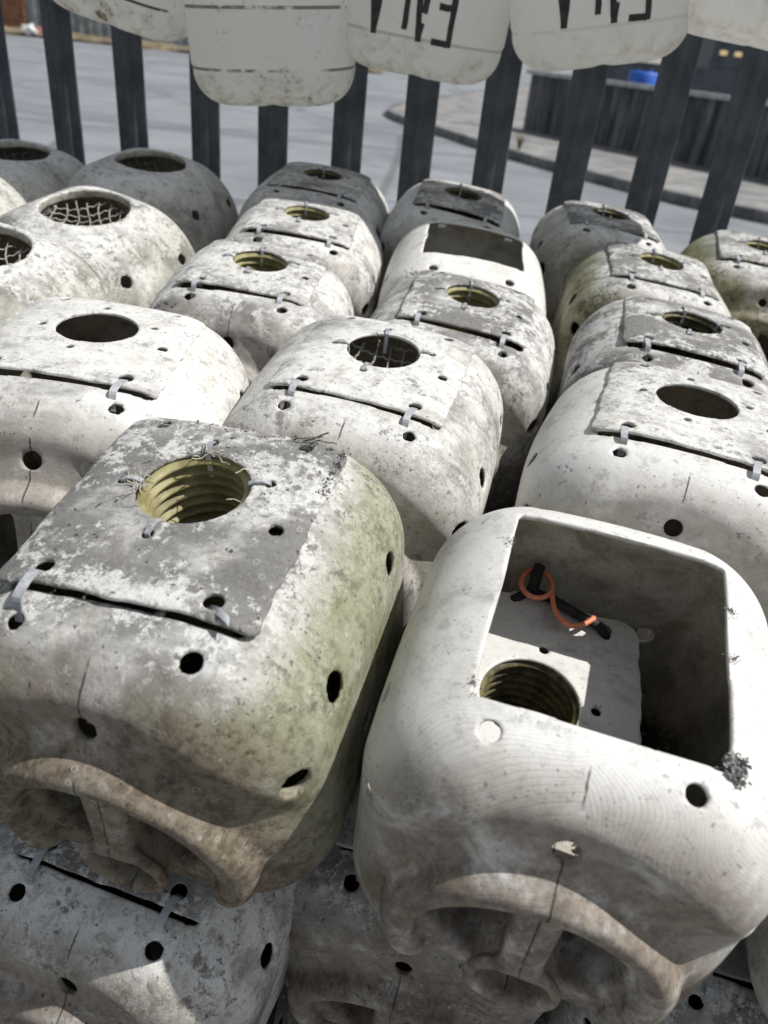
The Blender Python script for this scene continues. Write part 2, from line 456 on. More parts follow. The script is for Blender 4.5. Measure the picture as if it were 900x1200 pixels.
def sub_mesh(name, V, Q, mask, inner=None, rec=None):
    q = Q[mask]; u, inv = np.unique(q.ravel(), return_inverse=True)
    me = np_mesh(name, V[u], inv.reshape(-1, 4))
    if inner is not None:
        a = me.attributes.new('inner', 'FLOAT', 'POINT'); a.data.foreach_set('value', inner[u].astype(F32))
    if rec is not None:
        a = me.attributes.new('recess', 'FLOAT', 'POINT'); a.data.foreach_set('value', rec[u].astype(F32))
    return me

HW, YC, HL, HH = .122, -.027, .135, .124       # half width, centre, half length, half height of a pot
def warp(x, y, z, sd, amp):
    """low dents and bulges of old blow-moulded plastic"""
    r_ = np.random.default_rng(int(sd)); o = 0
    for k in range(5):
        w = r_.uniform(8, 26, 3); p = r_.uniform(0, 6.3, 3)
        o = o+np.sin(w[0]*x+p[0])*np.sin(w[1]*y+p[1])*np.sin(w[2]*z+p[2])
    return amp*o

def hull(x, y, z, rx=.068, re=.054, bow=.05, hw=HW, crown=.72):
    """closed outer skin of the can lying on its side"""
    yy = y-YC
    xb = x/(1+bow*(1-(yy/HL)**2))
    zz = z+HH+crown*x*x*(z > -HH)+.22*yy*yy*(z > -HH)
    q0 = np.abs(xb)-hw+rx; q1 = np.abs(zz)-HH+rx
    s2 = np.sqrt(np.maximum(q0, 0)**2+np.maximum(q1, 0)**2)+np.minimum(np.maximum(q0, q1), 0)-rx
    p0 = s2+re; p1 = np.abs(yy)-HL+re
    return np.sqrt(np.maximum(p0, 0)**2+np.maximum(p1, 0)**2)+np.minimum(np.maximum(p0, p1), 0)-re

YF = YC-HL    # front plane  (-.162)
ACZ = -.152   # centre of the moulded arch
def sd_bar(x, y, z):
    a = np.array((0, YF+.007, -.084)); b = np.array((0, YF-.004, -.150)); d = b-a
    t = np.clip(((y-a[1])*d[1]+(z-a[2])*d[2])/(d@d), 0, 1)
    py = y-a[1]-t*d[1]; pz = z-a[2]-t*d[2]
    w = .0155-.003*t
    q0 = np.abs(x)-w+.006; q1 = np.abs(py)-.012+.006; q2 = np.abs(pz)-.006
    return np.sqrt(np.maximum(q0, 0)**2+np.maximum(q1, 0)**2+np.maximum(q2, 0)**2)+np.minimum(np.maximum(np.maximum(q0, q1), q2), 0)-.006
NZ = -.176
def sd_neck(x, y, z):
    rad = np.sqrt(x*x+(z-NZ)**2)
    tube = np.maximum(rad-.0265, np.abs(y-(YF+.032))-.044)
    rim = np.sqrt((rad-.0272)**2+(y-(YF-.0125))**2)-.0040
    return np.minimum(tube, rim)
def sd_pocket(x, y, z):
    w = z-ACZ
    a = .062; b = np.where(w > 0, .062, .034)
    e = np.sqrt((x/a)**2+(w/b)**2)
    s2 = (e-1)*.060
    depth = y-(YF+.072)
    return smax(s2, depth, .020)

HOLES = [((sx*.055, -.114, -.020), (0, -.45, .9), .0056) for sx in (-1, 1)] + \
        [((0, -.150, -.045), (0, -.8, .6), .0070)] + \
        [((sx*.106, -.130, -.082), (sx*.72, -.62, .3), .0090) for sx in (-1, 1)] + \
        [((sx*.120, -.085, -.055), (sx, -.15, .45), .0088) for sx in (-1, 1)] + \
        [((sx*.124, .025, -.062), (sx, 0, .3), .0080) for sx in (-1, 1)] + \
        [((sx*.128, -.045, -.150), (sx, 0, 0), .0080) for sx in (-1, 1)] + \
        [((sx*.055, .085, -.022), (0, .5, .9), .0065) for sx in (-1, 1)] + \
        [((sx*.055, .108, -.13), (0, 1, 0), .008) for sx in (-1, 1)]

def mould_pot(*a, **k):
    d = mould_pot_raw(*a, **k)
    for me in d.values(): me.materials.append(M['plastic'])
    return d
def mould_pot_raw(name, h, sd, opening, thick=.0036, open_r=.006, drum=False, dent=.0009, handle=True, hw=HW, crown=.72):
    G = Grid((-.152, -.200, -.262), (.152, .122, .012), h)
    x, y, z = G.X, G.Y, G.Z
    kw = dict(rx=.10, re=.085, bow=.10) if drum else dict(crown=crown)
    base = (hull(x, y, z, hw=hw, **kw)+warp(x, y, z, sd, dent)).astype(F32)
    outer = base
    if handle:
        # flat front plane set back so that the moulded arch stands proud
        pocket = sd_pocket(x, y, z).astype(F32)
        w = z-ACZ
        ang = np.sqrt((x/.080)**2+(w/np.where(w > 0, .082, .075))**2)
        rimd = np.sqrt(((ang-1)*.078)**2+(base-.0040)**2)-.0120
        rimd = smax(np.maximum(rimd, y-(YF+.075)), -(w+.046)+0*base, .02)
        outer = smin(outer, rimd.astype(F32), .005)
        gro = np.sqrt(((ang-1.34)*.078)**2+(base-.0112)**2)-.0165
        gro = smax(np.maximum(gro, y-(YF+.075)), -(w-.022)+0*base, .03).astype(F32)
        outer = smax(outer, -gro, .009)
        outer = smax(outer, -pocket, .007)
        bar = sd_bar(x, y, z).astype(F32); neck = sd_neck(x, y, z).astype(F32)
        outer = smin(outer, np.maximum(bar, y-(YF+.03)), .007)
        outer = smin(outer, neck, .006)
        cav = smax(base+thick, -(pocket-thick), .008)
        cav = smax(cav, -(gro-thick-.002), .016)
        f = np.maximum(outer, -cav)
        rad = np.sqrt(x*x+(z-NZ)**2)
        bore = np.maximum(rad-.0228, np.abs(y-(YF+.02))-.065)
        f = np.maximum(f, -bore)
    else:
        cav = base+thick
        f = np.maximum(outer, -cav)
    f = np.broadcast_to(f, G.n).astype(F32).copy()
    if opening is not None:
        x0, x1, y0, y1 = opening
        if x0 is None:                                     # round mouth
            mouth = np.maximum(np.sqrt(x*x+(y-y0)**2)-x1, -(z+.055))
            collar = np.sqrt((np.sqrt(x*x+(y-y0)**2)-x1-.003)**2+(z+.008+.9*x*x+.2*(y-YC)**2)**2)-.0055
            f = smin(f, collar.astype(F32)+0*f, .006)
        else:
            rag = .0005*np.sin(60*y+3*sd)*np.sin(50*x+1.3)
            cx, cy = (x0+x1)/2, (y0+y1)/2
            q0 = np.abs(x-cx)-(x1-x0)/2+open_r; q1 = np.abs(y-cy)-(y1-y0)/2+open_r
            mouth = np.sqrt(np.maximum(q0, 0)**2+np.maximum(q1, 0)**2)+np.minimum(np.maximum(q0, q1), 0)-open_r+rag
            mouth = np.maximum(mouth, -(z+.07))
        f = np.maximum(f, -mouth.astype(F32))
    for c, d, r in HOLES:
        if drum and abs(c[0]) < .06: continue
        c = np.array(c, float); dn = np.array(d, float); dn /= np.linalg.norm(dn)
        for _ in range(6): c = c-dn*float(hull(np.array([c[0]]), np.array([c[1]]), np.array([c[2]]), hw=hw, **kw)[0])
        drill(G, f, c, dn, r*(1+.12*math.sin(17*c[0]+sd)), .030 if abs(c[0]) > .09 else .022)
    V, Q = surface_nets(f, G)
    vx, vy, vz = V[:, 0], V[:, 1], V[:, 2]
    hb = hull(vx, vy, vz, hw=hw, **kw)+warp(vx, vy, vz, sd, dent)
    inner = (hb < -thick*.55).astype(F32)
    if handle:
        inner *= (sd_pocket(vx, vy, vz) > thick*.55)
        inner *= (sd_neck(vx, vy, vz) > .001)
        hbv = hb
        angv = np.sqrt((vx/.080)**2+((vz-ACZ)/np.where(vz > ACZ, .082, .075))**2)
        inner *= ~((vz > ACZ) & (vy < YF+.08) & (np.sqrt(((angv-1.34)*.078)**2+(hbv-.0112)**2) < .0195))
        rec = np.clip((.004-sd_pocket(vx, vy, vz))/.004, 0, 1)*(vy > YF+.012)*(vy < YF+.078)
        cc = V[Q].mean(1)
        nk = (sd_neck(cc[:, 0], cc[:, 1], cc[:, 2]) < .0016) & (cc[:, 1] < YF+.05)
        hd = (sd_bar(cc[:, 0], cc[:, 1], cc[:, 2]) < .0022) & ~nk & (cc[:, 1] < YF+.026)
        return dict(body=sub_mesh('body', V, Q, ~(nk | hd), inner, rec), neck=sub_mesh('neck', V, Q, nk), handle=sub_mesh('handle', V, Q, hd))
    return dict(body=sub_mesh('body', V, Q, np.ones(len(Q), bool), inner))

LH = .035
def mould_lid(name, h, sd, curved=True, corner=.007):
    G = Grid((-.095, -.112, -.05), (.095, .090, .014), h)
    x, y, z = G.X, G.Y, G.Z
    if curved:
        base = hull(x, y, z)+warp(x, y, z, sd, .0006)
        lift = .0024+np.maximum(0, -y-.075)*.07*(.5+.5*np.sin(20*x+sd))
        s = np.abs(base-lift)-.0018
    else:
        s = np.abs(z+.002*np.sin(14*y)+.9*x*x*.3)-.0018+0*x
    s = np.maximum(s, -(z+.048))
    rag = .0008*np.sin(95*y+sd)*np.sin(80*x+sd)+.0004*np.sin(330*y+210*x)
    q0 = np.abs(x)-.080+corner; q1 = np.abs(y+.013)-.084+corner
    edge = np.sqrt(np.maximum(q0, 0)**2+np.maximum(q1, 0)**2)+np.minimum(np.maximum(q0, q1), 0)-corner+rag
    f = smax(s, edge+0*s, .0015)
    f = np.maximum(f, -(np.sqrt(x*x+y*y)-LH-.0008*np.sin(2*np.arctan2(y+0*x, x+0*y)+sd)))
    # pressed score lines
    for line in (np.abs(y+.066+.02*x), np.abs(x-.060-.02*y)):
        g = np.sqrt(line**2+(s+.0006)**2*0+(np.maximum(0, .0036-(s+.0018)))**2*0)
    f = np.broadcast_to(f, G.n).astype(F32).copy()
    for c, r in [((sx*.052, -.084), .0058) for sx in (-1, 1)]+[((sx*.052, .060), .005) for sx in (-1, 1)]+ \
                [((.0475*math.cos(a), .0475*math.sin(a)), .0036) for a in (R(20), R(100), R(185), R(262))]+[((.063, -.022), .0045)]:
        zz = -.72*c[0]**2-.22*(c[1]-YC)**2
        drill(G, f, (c[0], c[1], zz), (0, 0, 1), r, .02)
    V, Q = surface_nets(f, G)
    return np_mesh(name, V, Q)

def top_z(x, y):   # height of the skin near the top of a pot
    return -.72*x*x-.22*(y-YC)**2

def tube_mesh(name, r=.0345, length=.105, pitch=.0088, amp=.0026, n=40):
    prof = []
    k = int(length/pitch*8)
    for i in range(k+1):
        zz = -.001-length*i/k
        prof.append((r+amp*math.cos(2*PI*(-zz)/pitch), zz))
    outp = [(a+.0018, b) for a, b in prof][::-1]
    P_ = prof+outp; v = []; f = []
    for a, b in P_:
        for j in range(n):
            th_ = 2*PI*j/n; v.append((a*math.cos(th_), a*math.sin(th_), b))
    m = len(P_)
    for i in range(m):
        for j in range(n):
            i2 = (i+1) % m; j2 = (j+1) % n
            f.append((i*n+j, i2*n+j, i2*n+j2, i*n+j2))
    return py_mesh(name, v, f, True)

def tie_mesh(name, x, kind=0):
    """grey plastic strap from the lid hole over the lid edge into the pot's hole"""
    b = MB()
    if kind == 0:
        pts = []
        for i in range(23):
            u = i/22
            yy = -.083-u*.0315
            hump = .0030*math.sin(PI*u)**.6
            pts.append((x+.002*math.sin(3*u+x*50), yy, top_z(x, yy)+.0022-.012*(1-math.sin(PI*u))**3*0+hump-.010*max(0, .16-u)/.16-.012*max(0, u-.84)/.16))
        b.strap(pts, (1, 0, 0), .0056, .0014)
    else:   # snapped, sticks out sideways
        pts = []
        for i in range(10):
            u = i/9
            pts.append((x-.003+.020*u, -.083-.014*u, top_z(x, -.083)-.006+.013*math.sin(PI*.62*u)))
        b.strap(pts, (.35, -.9, 0), .0062, .0016)
    return b.mesh(name)

def stitch_mesh(name, a):
    """a short tie that holds the tube to the lid"""
    b = MB(); a = R(a); ca, sa = math.cos(a), math.sin(a)
    pts = [(rr*ca, rr*sa, top_z(rr*ca, rr*sa)+zz) for rr, zz in ((.0478, -.004), (.0475, .0044), (.043, .0068), (.0385, .0066), (.0345, .0045), (.0335, -.004), (.0335, -.016))]
    b.strap(pts, (-sa, ca, 0), .0036, .0012)
    return b.mesh(name)
def fray_mesh(name, sd, n=34):
    r_ = random.Random(sd); b = MB()
    for k in range(n):
        a = r_.choice([R(100), R(185), r_.uniform(0, 6.28), r_.uniform(R(60), R(200))])+r_.gauss(0, .16)
        rr = r_.uniform(.033, .037); p = Vector((rr*math.cos(a), rr*math.sin(a), top_z(0, 0)+.004+r_.uniform(-.004, .003)))
        pts = [p]; d = Vector((r_.uniform(-1, 1), r_.uniform(-1, 1), r_.uniform(-.6, .9))).normalized()
        for j in range(5):
            d = (d+Vector((r_.gauss(0, .5), r_.gauss(0, .5), r_.gauss(0, .35)))).normalized()
            pts.append(pts[-1]+d*r_.uniform(.0012, .0036))
        b.tube(pts, .00038, 4)
    return b.mesh(name)

def net_mesh(name, rad, z0, step, kind, sag=.01):
    b = MB(); n = int(rad*2/step)+2
    for fam in (0, 1):
        for i in range(-n, n+1):
            pts = []
            for j in range(25):
                s_ = (j/24*2-1)*rad*1.02; o_ = i*step
                if kind == 'diamond':
                    px = (s_*.75+o_ if fam == 0 else -s_*.75+o_); py = s_*.9
                    px += .004*math.sin(s_*80+fam)
                else:
                    px, py = (s_, o_) if fam == 0 else (o_, s_)
                    px += .0015*math.sin(py*90+i); py += .0015*math.sin(px*70+i)
                if px*px+py*py < rad*rad:
                    pts.append((px, py, z0-sag*(1-(px*px+py*py)/rad**2)+.0012*(1 if (i+j+fam) % 2 else -1)))
            if len(pts) > 2: b.tube(pts, .0011, 5)
    return b.mesh(name)

def clump_mesh(name, spots, sd, size=.004, n=40, spread=.006):
    r_ = random.Random(sd); b = MB()
    for sp in spots:
        for k in range(n):
            p = Vector(sp)+Vector((r_.gauss(0, spread), r_.gauss(0, spread), r_.gauss(0, spread*.35)))
            s = size*r_.uniform(.25, 1)
            ax = [Vector((r_.gauss(0, 1), r_.gauss(0, 1), r_.gauss(0, 1))).normalized()*s*r_.uniform(.5, 1) for _ in range(3)]
            v = [p+ax[0], p-ax[0], p+ax[1], p-ax[1], p+ax[2], p-ax[2]]
            b.add(v, [(0,2,4), (2,1,4), (1,3,4), (3,0,4), (2,0,5), (1,2,5), (3,1,5), (0,3,5)])
    return b.mesh(name)

# ------------------------------------------------------------------ the moulds
OPEN = (-.075, .075, -.0985, .058)
def HI(sd, dent=.0012): return mould_pot('pot_hi', .0020, sd, OPEN, dent=dent)
def LO(sd, dent=.0018): return mould_pot('pot_lo', .0029, sd, OPEN, thick=.0046, dent=dent)
def LIDH(sd): return mould_lid('lid', .0013, float(sd))
def LIDL(sd): return mould_lid('lid', .0020, float(sd))
POT_B = mould_pot('pot_open', .0017, 8, (-.069, .074, -.103, .062), open_r=.0015, thick=.0048, crown=.45)
POT_LO = mould_pot('pot_lo', .0029, 21, OPEN, thick=.0046)
POT_OPEN_LO = mould_pot('pot_open_lo', .0029, 33, (-.074, .074, -.070, .060), thick=.0046, open_r=.004)
DRUM = mould_pot('drum', .0029, 41, (None, .062, -.02, None), thick=.0046, drum=True, handle=False, hw=.138)
LID_LO = mould_lid('lid', .0022, 3.)
LID_FLAT = mould_lid('lid_flat', .0014, 1., curved=False, corner=.018)
TUBE = tube_mesh('entrance_tube')
TIES = {(-1, 0): tie_mesh('cable_tie', -.052), (1, 0): tie_mesh('cable_tie', .052), (1, 1): tie_mesh('cable_tie', .050, 1)}
STITCH = [stitch_mesh('tube_tie', a) for a in (20, 100, 185, 262)]
NETM = {'square': net_mesh('netting', .050, -.012, .0150, 'square', .016), 'diamond': net_mesh('netting', .064, -.020, .021, 'diamond', .012)}
for me in [LID_LO, LID_FLAT]:
    me.materials.append(M['plastic'])
for me in TIES.values(): me.materials.append(M['tie'])
for me in STITCH: me.materials.append(M['tie'])
TUBE.materials.append(M['tube'])
TUBE_DARK = TUBE.copy(); TUBE_DARK.materials.clear(); TUBE_DARK.materials.append(M['tubedark'])
NETM['square'].materials.append(M['net']); NETM['diamond'].materials.append(M['net'])
NETM['dark'] = NETM['diamond'].copy(); NETM['dark'].materials.clear(); NETM['dark'].materials.append(M['netdark'])

POTS = 'weathered pots stacked against the fence'
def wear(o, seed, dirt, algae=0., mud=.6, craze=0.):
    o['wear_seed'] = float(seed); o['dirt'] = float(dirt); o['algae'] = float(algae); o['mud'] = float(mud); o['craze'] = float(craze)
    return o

def pot(label, loc, rot, mould, seed, dirt, lid=None, lid_dirt=None, algae=0., mud=.6, craze=0., tube='yellow',
        ties=((-1, 0), (1, 0)), net=None, scale=(1, 1, 1), lid_rot=(0, 0, 0), lid_loc=(0, 0, 0), lid_scale=(1, 1, 1), stitched=True, cat='pot', group=POTS):
    rj = random.Random(seed)
    t = empty('plastic_pot', loc, rot); t.scale = [q*(1+rj.uniform(-.022, .022)) for q in scale]
    lid_rot = (lid_rot[0]+R(rj.uniform(-.5, .2)), lid_rot[1]+R(rj.uniform(-.4, .4)), lid_rot[2]+R(rj.uniform(-2.2, 2.2)))
    tag(t, label, cat, group)
    for part in mould:
        wear(link(part, mould[part], (), t), seed, dirt, algae, mud, craze)
    if lid is not None:
        l = wear(link('lid', lid, () if lid.materials else (M['plastic'],), t), seed+3.37, dirt if lid_dirt is None else lid_dirt, 0, 0)
        l.rotation_euler = lid_rot; l.location = lid_loc; l.scale = lid_scale
        for k in ties: link('cable_tie', TIES[k], (), l)
        if tube:
            tb = link('entrance_tube', TUBE if tube == 'yellow' else TUBE_DARK, (), t)
            tb.rotation_euler = lid_rot; tb.location = lid_loc
        if stitched:
            for sm in STITCH: link('tube_tie', sm, (), l)
    if net:
        n_ = link('netting', NETM[net], (), t)
        if mould is DRUM: n_.location = (0, -.02, 0)
    return t

def rt(yaw, pit, rol): return (R(pit), R(rol), R(yaw))
# front row
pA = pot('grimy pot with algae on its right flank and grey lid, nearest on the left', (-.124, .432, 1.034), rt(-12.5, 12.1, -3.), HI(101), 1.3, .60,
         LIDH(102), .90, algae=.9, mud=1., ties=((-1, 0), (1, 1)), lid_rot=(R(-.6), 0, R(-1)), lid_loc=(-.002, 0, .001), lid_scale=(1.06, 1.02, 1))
ld = [c for c in pA.children if c.name.startswith('lid')][0]
fr = link('frayed_twine', fray_mesh('frayed_twine', 5), [M['twine']], ld); fr['kind'] = 'stuff'
spots = [(-.03+.012*k, .066-.002*(k % 3), top_z(-.03+.012*k, .066)+.0022) for k in range(9)]+[(.0765, .062-.010*k, top_z(.0765, .062-.010*k)+.0022) for k in range(5)]
wc = link('weed_crust', clump_mesh('weed_crust', spots, 3, .0015, 34, .0022), [M['weed']], ld); wc['kind'] = 'stuff'
bb = MB()
for k in range(3):
    p0 = Vector((.042+.006*k, .066, top_z(.03+.006*k, .066)+.003)); q = [p0]; dv = Vector((random.uniform(-.2, 1), random.uniform(-.1, .6), random.uniform(0, .5)))
    for j in range(6):
        dv = (dv.normalized()+Vector((random.gauss(0, .3), random.gauss(0, .3), random.gauss(-.1, .25)))).normalized(); q.append(q[-1]+dv*.0034)
    bb.tube(q, .0006, 5)
wc = link('weed_strands', bb.mesh('weed_strands'), [M['weed']], ld); wc['kind'] = 'stuff'
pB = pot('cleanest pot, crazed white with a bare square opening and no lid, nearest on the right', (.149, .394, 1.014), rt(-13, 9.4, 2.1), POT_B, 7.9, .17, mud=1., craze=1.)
wc = link('lime_crust', clump_mesh('lime_crust', [(.0745, -.103, -.005), (.076, -.094, -.005), (.075, -.099, -.010)], 8, .0028, 110, .0028), [M['crust']], pB); wc['kind'] = 'stuff'
wc = link('lime_crust', clump_mesh('lime_crust', [(-.070, -.094, -.0045), (-.066, -.104, -.005), (.0765, -.02, -.0035), (.0765, .02, -.004), (-.071, .03, -.004)], 9, .0012, 40, .0022), [M['crust']], pB); wc['kind'] = 'stuff'
# second row
pot('white pot with scuffed pale lid and empty mouth at the left edge', (-.272, .655, 1.054), rt(1.1, 3.5, 2.4), HI(103), 3.1, .34, LIDH(104), .36, tube=None, stitched=False, mud=.8)
pot('off white pot with square wire netting in its mouth, middle of the second row', (-.017, .698, 1.046), rt(-10.7, 6.8, 3.2), HI(105), 12.4, .46, LIDH(106), .44, tube=None, net='square', algae=.15)
pot('scratched white pot with empty round mouth, directly behind the lidless nearest pot', (.274, .668, 1.042), rt(-16, 5, 2.0), HI(107), 23.7, .24, LIDH(108), .52, scale=(1.02, .93, 1), tube=None, stitched=False)
# third row
pot('stained pot with tan lid and yellow mouth, behind the left edge pot with pale lid', (-.193, 1.000, 1.039), rt(-2.1, 5, 3.2), LO(109), 31.2, .52, LIDL(110), .74)
pot('grey streaked pot with yellow ribbed mouth, between the netting mouth pot and square opening pot', (.083, .987, 1.027), rt(-8.8, 6, 5.6), LO(111), 44.8, .64, LIDL(112), .98)
pot('dark grey pot with black mouth, behind the scratched white pot on the right', (.345, .932, 1.039), rt(-9.4, 5, 4.8), LO(113), 52.6, .78, LIDL(114), 1.0, tube='dark')
# fourth row
pot('chalky pot with yellow mouth, second from the fence in the column beside the netted drums', (-.171, 1.262, 1.053), rt(1.2, 6.9, 3.3), LO(115), 61.5, .48, LIDL(116), .58)
pot('bright white pot with bare square opening in the back rows', (.095, 1.225, 1.050), rt(-3, 9, 4.5), POT_OPEN_LO, 72.3, .10)
pot('mossy flanked pot with yellow mouth in the right column, one row from the fence', (.388, 1.250, 1.041), rt(-5, 7, 4.9), LO(117), 83.9, .66, LIDL(118), .98, algae=.9)
# last row by the fence
pot('grey lidded pot with dark mouth by the fence, beside the netted drums', (-.178, 1.520, 1.073), rt(-3.8, 5.9, 4.1), LO(119), 91.4, .45, LIDL(120), .70, tube='dark')
pot('grey lidded pot by the fence, behind the bright pot with a square opening', (.080, 1.505, 1.069), rt(-5.3, 7.8, 5.4), LO(121), 103.1, .28, LIDL(122), .78, tube='dark')
pot('white pot with dark mossy top by the fence, behind the mossy flanked pot', (.347, 1.480, 1.066), rt(-3, 4, 4.4), LO(123), 114.7, .38, LIDL(124), .92, tube='dark', algae=.5)
pot('mossy pot with weed across its yellow mouth at the right edge by the fence', (.617, 1.430, 1.046), rt(-12, 6, 5.4), LO(125), 126.2, .62, LIDL(126), .86, algae=1.)
# netted drums on the left
DR = 'netted drums on the left of the stack'
def drum(label, loc, rot, seed, dirt, net='diamond', algae=.3):
    return pot(label, loc, rot, DRUM, seed, dirt, net=net, mud=.2, algae=algae, group=DR)
drum('pale round pot with diamond netting showing clearly in its wide mouth', (-.462, 1.150, 1.062), rt(-22, 10, 6), 131.1, .56)
drum('grey round pot with netted mouth by the fence, left of the lidded pots', (-.480, 1.500, 1.078), rt(-14, 7, 5), 142.5, .40, 'dark')
drum('round pot at the left edge with only the right end of its netted mouth showing', (-.492, .895, 1.062), rt(-18, 7, 6), 153.2, .56)
drum('grey round pot with long dark netted mouth in the far left corner by the fence', (-.730, 1.500, 1.070), rt(-16, 6, 4), 164.8, .40, 'dark')
drum('round white pot with only its bare shoulder showing at the left edge', (-.745, 1.230, 1.075), rt(-15, 6, 4), 175.9, .5)
# lower layer in view
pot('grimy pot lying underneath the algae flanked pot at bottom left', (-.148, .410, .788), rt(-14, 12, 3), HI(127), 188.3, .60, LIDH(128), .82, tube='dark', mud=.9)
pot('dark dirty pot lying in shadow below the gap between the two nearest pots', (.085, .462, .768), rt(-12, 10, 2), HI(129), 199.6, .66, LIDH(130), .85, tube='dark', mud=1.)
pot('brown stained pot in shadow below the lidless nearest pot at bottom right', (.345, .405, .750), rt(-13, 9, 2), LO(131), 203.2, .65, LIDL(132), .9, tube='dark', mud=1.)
pot('grey pot beside the lidless nearest pot, nearly all beyond the right edge', (.425, .345, 1.000), rt(-13, 8, 2), LO(133), 214.4, .35, LIDL(134), .5)

# the layers underneath that carry the visible ones (only glimpsed between the pots)
def buried(loc, rot, seed):
    t = empty('plastic_pot', loc, rot); tag(t, 'dirty pot buried in the lower layers of the stack', 'pot', 'pots buried in the lower layers')
    wear(link('body', POT_LO['body'], (), t), seed, .9, .3, 1.)
    wear(link('lid', LID_LO, (), t), seed+3, .85, 0, 0)
rb = random.Random(77)
for lay in range(3):
    for r_i in range(5):
        for c_i in range(5):
            if lay == 0 and r_i == 0 and c_i in (1, 2, 3): continue
            x_ = -.42+.262*c_i+.055*r_i*(1-.5*c_i/2)-.03; y_ = .455+.265*r_i-.12*(x_+.1)
            buried((x_+rb.uniform(-.01, .01), y_+.01*lay, (.775, .52, .262)[lay]+.006*r_i*(lay == 0)), rt(-9+rb.uniform(-4, 4), (6, 4, 2)[lay], 2), 300+lay*50+r_i*7+c_i*1.3)

# ------------------------------------------------------------------ contents of the open pot
Mb = Matrix.Translation((.149, .394, 1.014)) @ Euler(rt(-13, 9.4, 2.1), 'XYZ').to_matrix().to_4x4()
ll = empty('loose_lid', Mb @ Vector((-.029, -.018, -.102)))
ll.rotation_euler = (Mb.to_3x3() @ Euler((R(1), R(-2), R(184)), 'XYZ').to_matrix()).to_euler()
tag(ll, 'loose pale plastic lid with ribbed round tube lying inside the lidless pot', 'lid')
wear(link('plate', LID_FLAT, (), ll), 5.5, .16, 0, 0)
link('entrance_tube', TUBE_DARK, (), ll)
pts = []
for i in range(52):
    u = i/51
    if u < .5:
        a = PI*1.9-1.9*PI*u/.5
        pts.append(Vector((-.042+.0125*math.cos(a), .082+.016*math.sin(a), -.086-.004*u)))
    else:
        v_ = (u-.5)/.5
        p0, p1, p2, p3 = Vector((-.0295, .082, -.088)), Vector((-.027, .055, -.089)), Vector((-.010, .040, -.094)), Vector((.006, .066, -.090))
        pts.append(p0*(1-v_)**3+p1*3*v_*(1-v_)**2+p2*3*v_*v_*(1-v_)+p3*v_**3)
bb = MB(); bb.tube([Mb @ p for p in pts], .0021, 8)
tag(bb.build('wire_hook', M['orange'], None, True), 'bent orange coated wire hook lying on the loose lid inside the lidless pot', 'wire')
bb = MB(); bb.tube([Mb @ Vector(p) for p in ((-.060, .068, -.112), (-.056, .072, -.100), (-.046, .079, -.094), (-.030, .078, -.094), (-.008, .070, -.095), (.012, .064, -.096), (.018, .062, -.102), (.020, .061, -.112))], .0040, 8)
bs = bb.build('rubber_strap', M['rubber'], None, True); tag(bs, 'black rubber strap threaded through the loose lid inside the lidless pot', 'strap')
bb = MB(); bb.tube([Mb @ Vector(p) for p in ((-.044, .078, -.092), (-.044, .088, -.084), (-.043, .096, -.080))], .0046, 8)
link('strap_end', bb.mesh('strap_end', True), [M['rubber']], bs)
# silt on the bottom of the open pot
v = []; f = []; n = 40
for i in range(n+1):
    for j in range(n+1):
        x_ = -.10+.20*i/n; y_ = -.11+.19*j/n
        z_ = -.232+.010*math.sin(30*x_+1)*math.sin(26*y_)+random.uniform(0, .007)
        v.append(Mb @ Vector((x_, y_, z_)))
for i in range(n):
    for j in range(n):
        a = i*(n+1)+j; f.append((a, a+n+1, a+n+2, a+1))
tag(link('silt', py_mesh('silt', v, f), [M['silt']]), 'black silt and shell grit on the floor of the lidless pot', 'silt', kind='stuff')

# ------------------------------------------------------------------ fence
FY, FS, FP, FX = 1.747, -.12, .155, -.934
def fpt(x, z=0., off=0.): return Vector((x, FY+FS*x+off, z))
fen = empty('palisade_fence', fpt(0))
tag(fen, 'dark steel palisade fence with upright ridged pickets behind the stacked pots', 'fence')
ang = math.atan(FS)
prof = [(-.033, .000), (-.031, -.003), (-.012, -.004), (-.007, -.008), (0, -.010), (.007, -.008), (.012, -.004), (.031, -.003), (.033, 0),
        (.031, .001), (.011, -.001), (.005, -.005), (0, -.006), (-.005, -.005), (-.011, -.001), (-.031, .001)]
dx = FP*math.cos(ang)
for k in range(-4, 16):
    b = MB(); x = FX+dx*k
    b.prism(prof, .04, 1.95)
    n0 = len(b.v)
    o = b.build('picket', M['picket'], fen, False)
    o.location = fpt(x)-fpt(0); o.rotation_euler = (random.uniform(-.004, .004), random.uniform(-.006, .006), ang+random.uniform(-.05, .05))
for z in (.30, 1.72):
    b = MB(); b.box(-1.7, 1.6, .006, .046, -.025, .025)
    o = b.build('rail', M['picket'], fen); o.location = (0, 0, z); o.rotation_euler = (0, 0, ang)

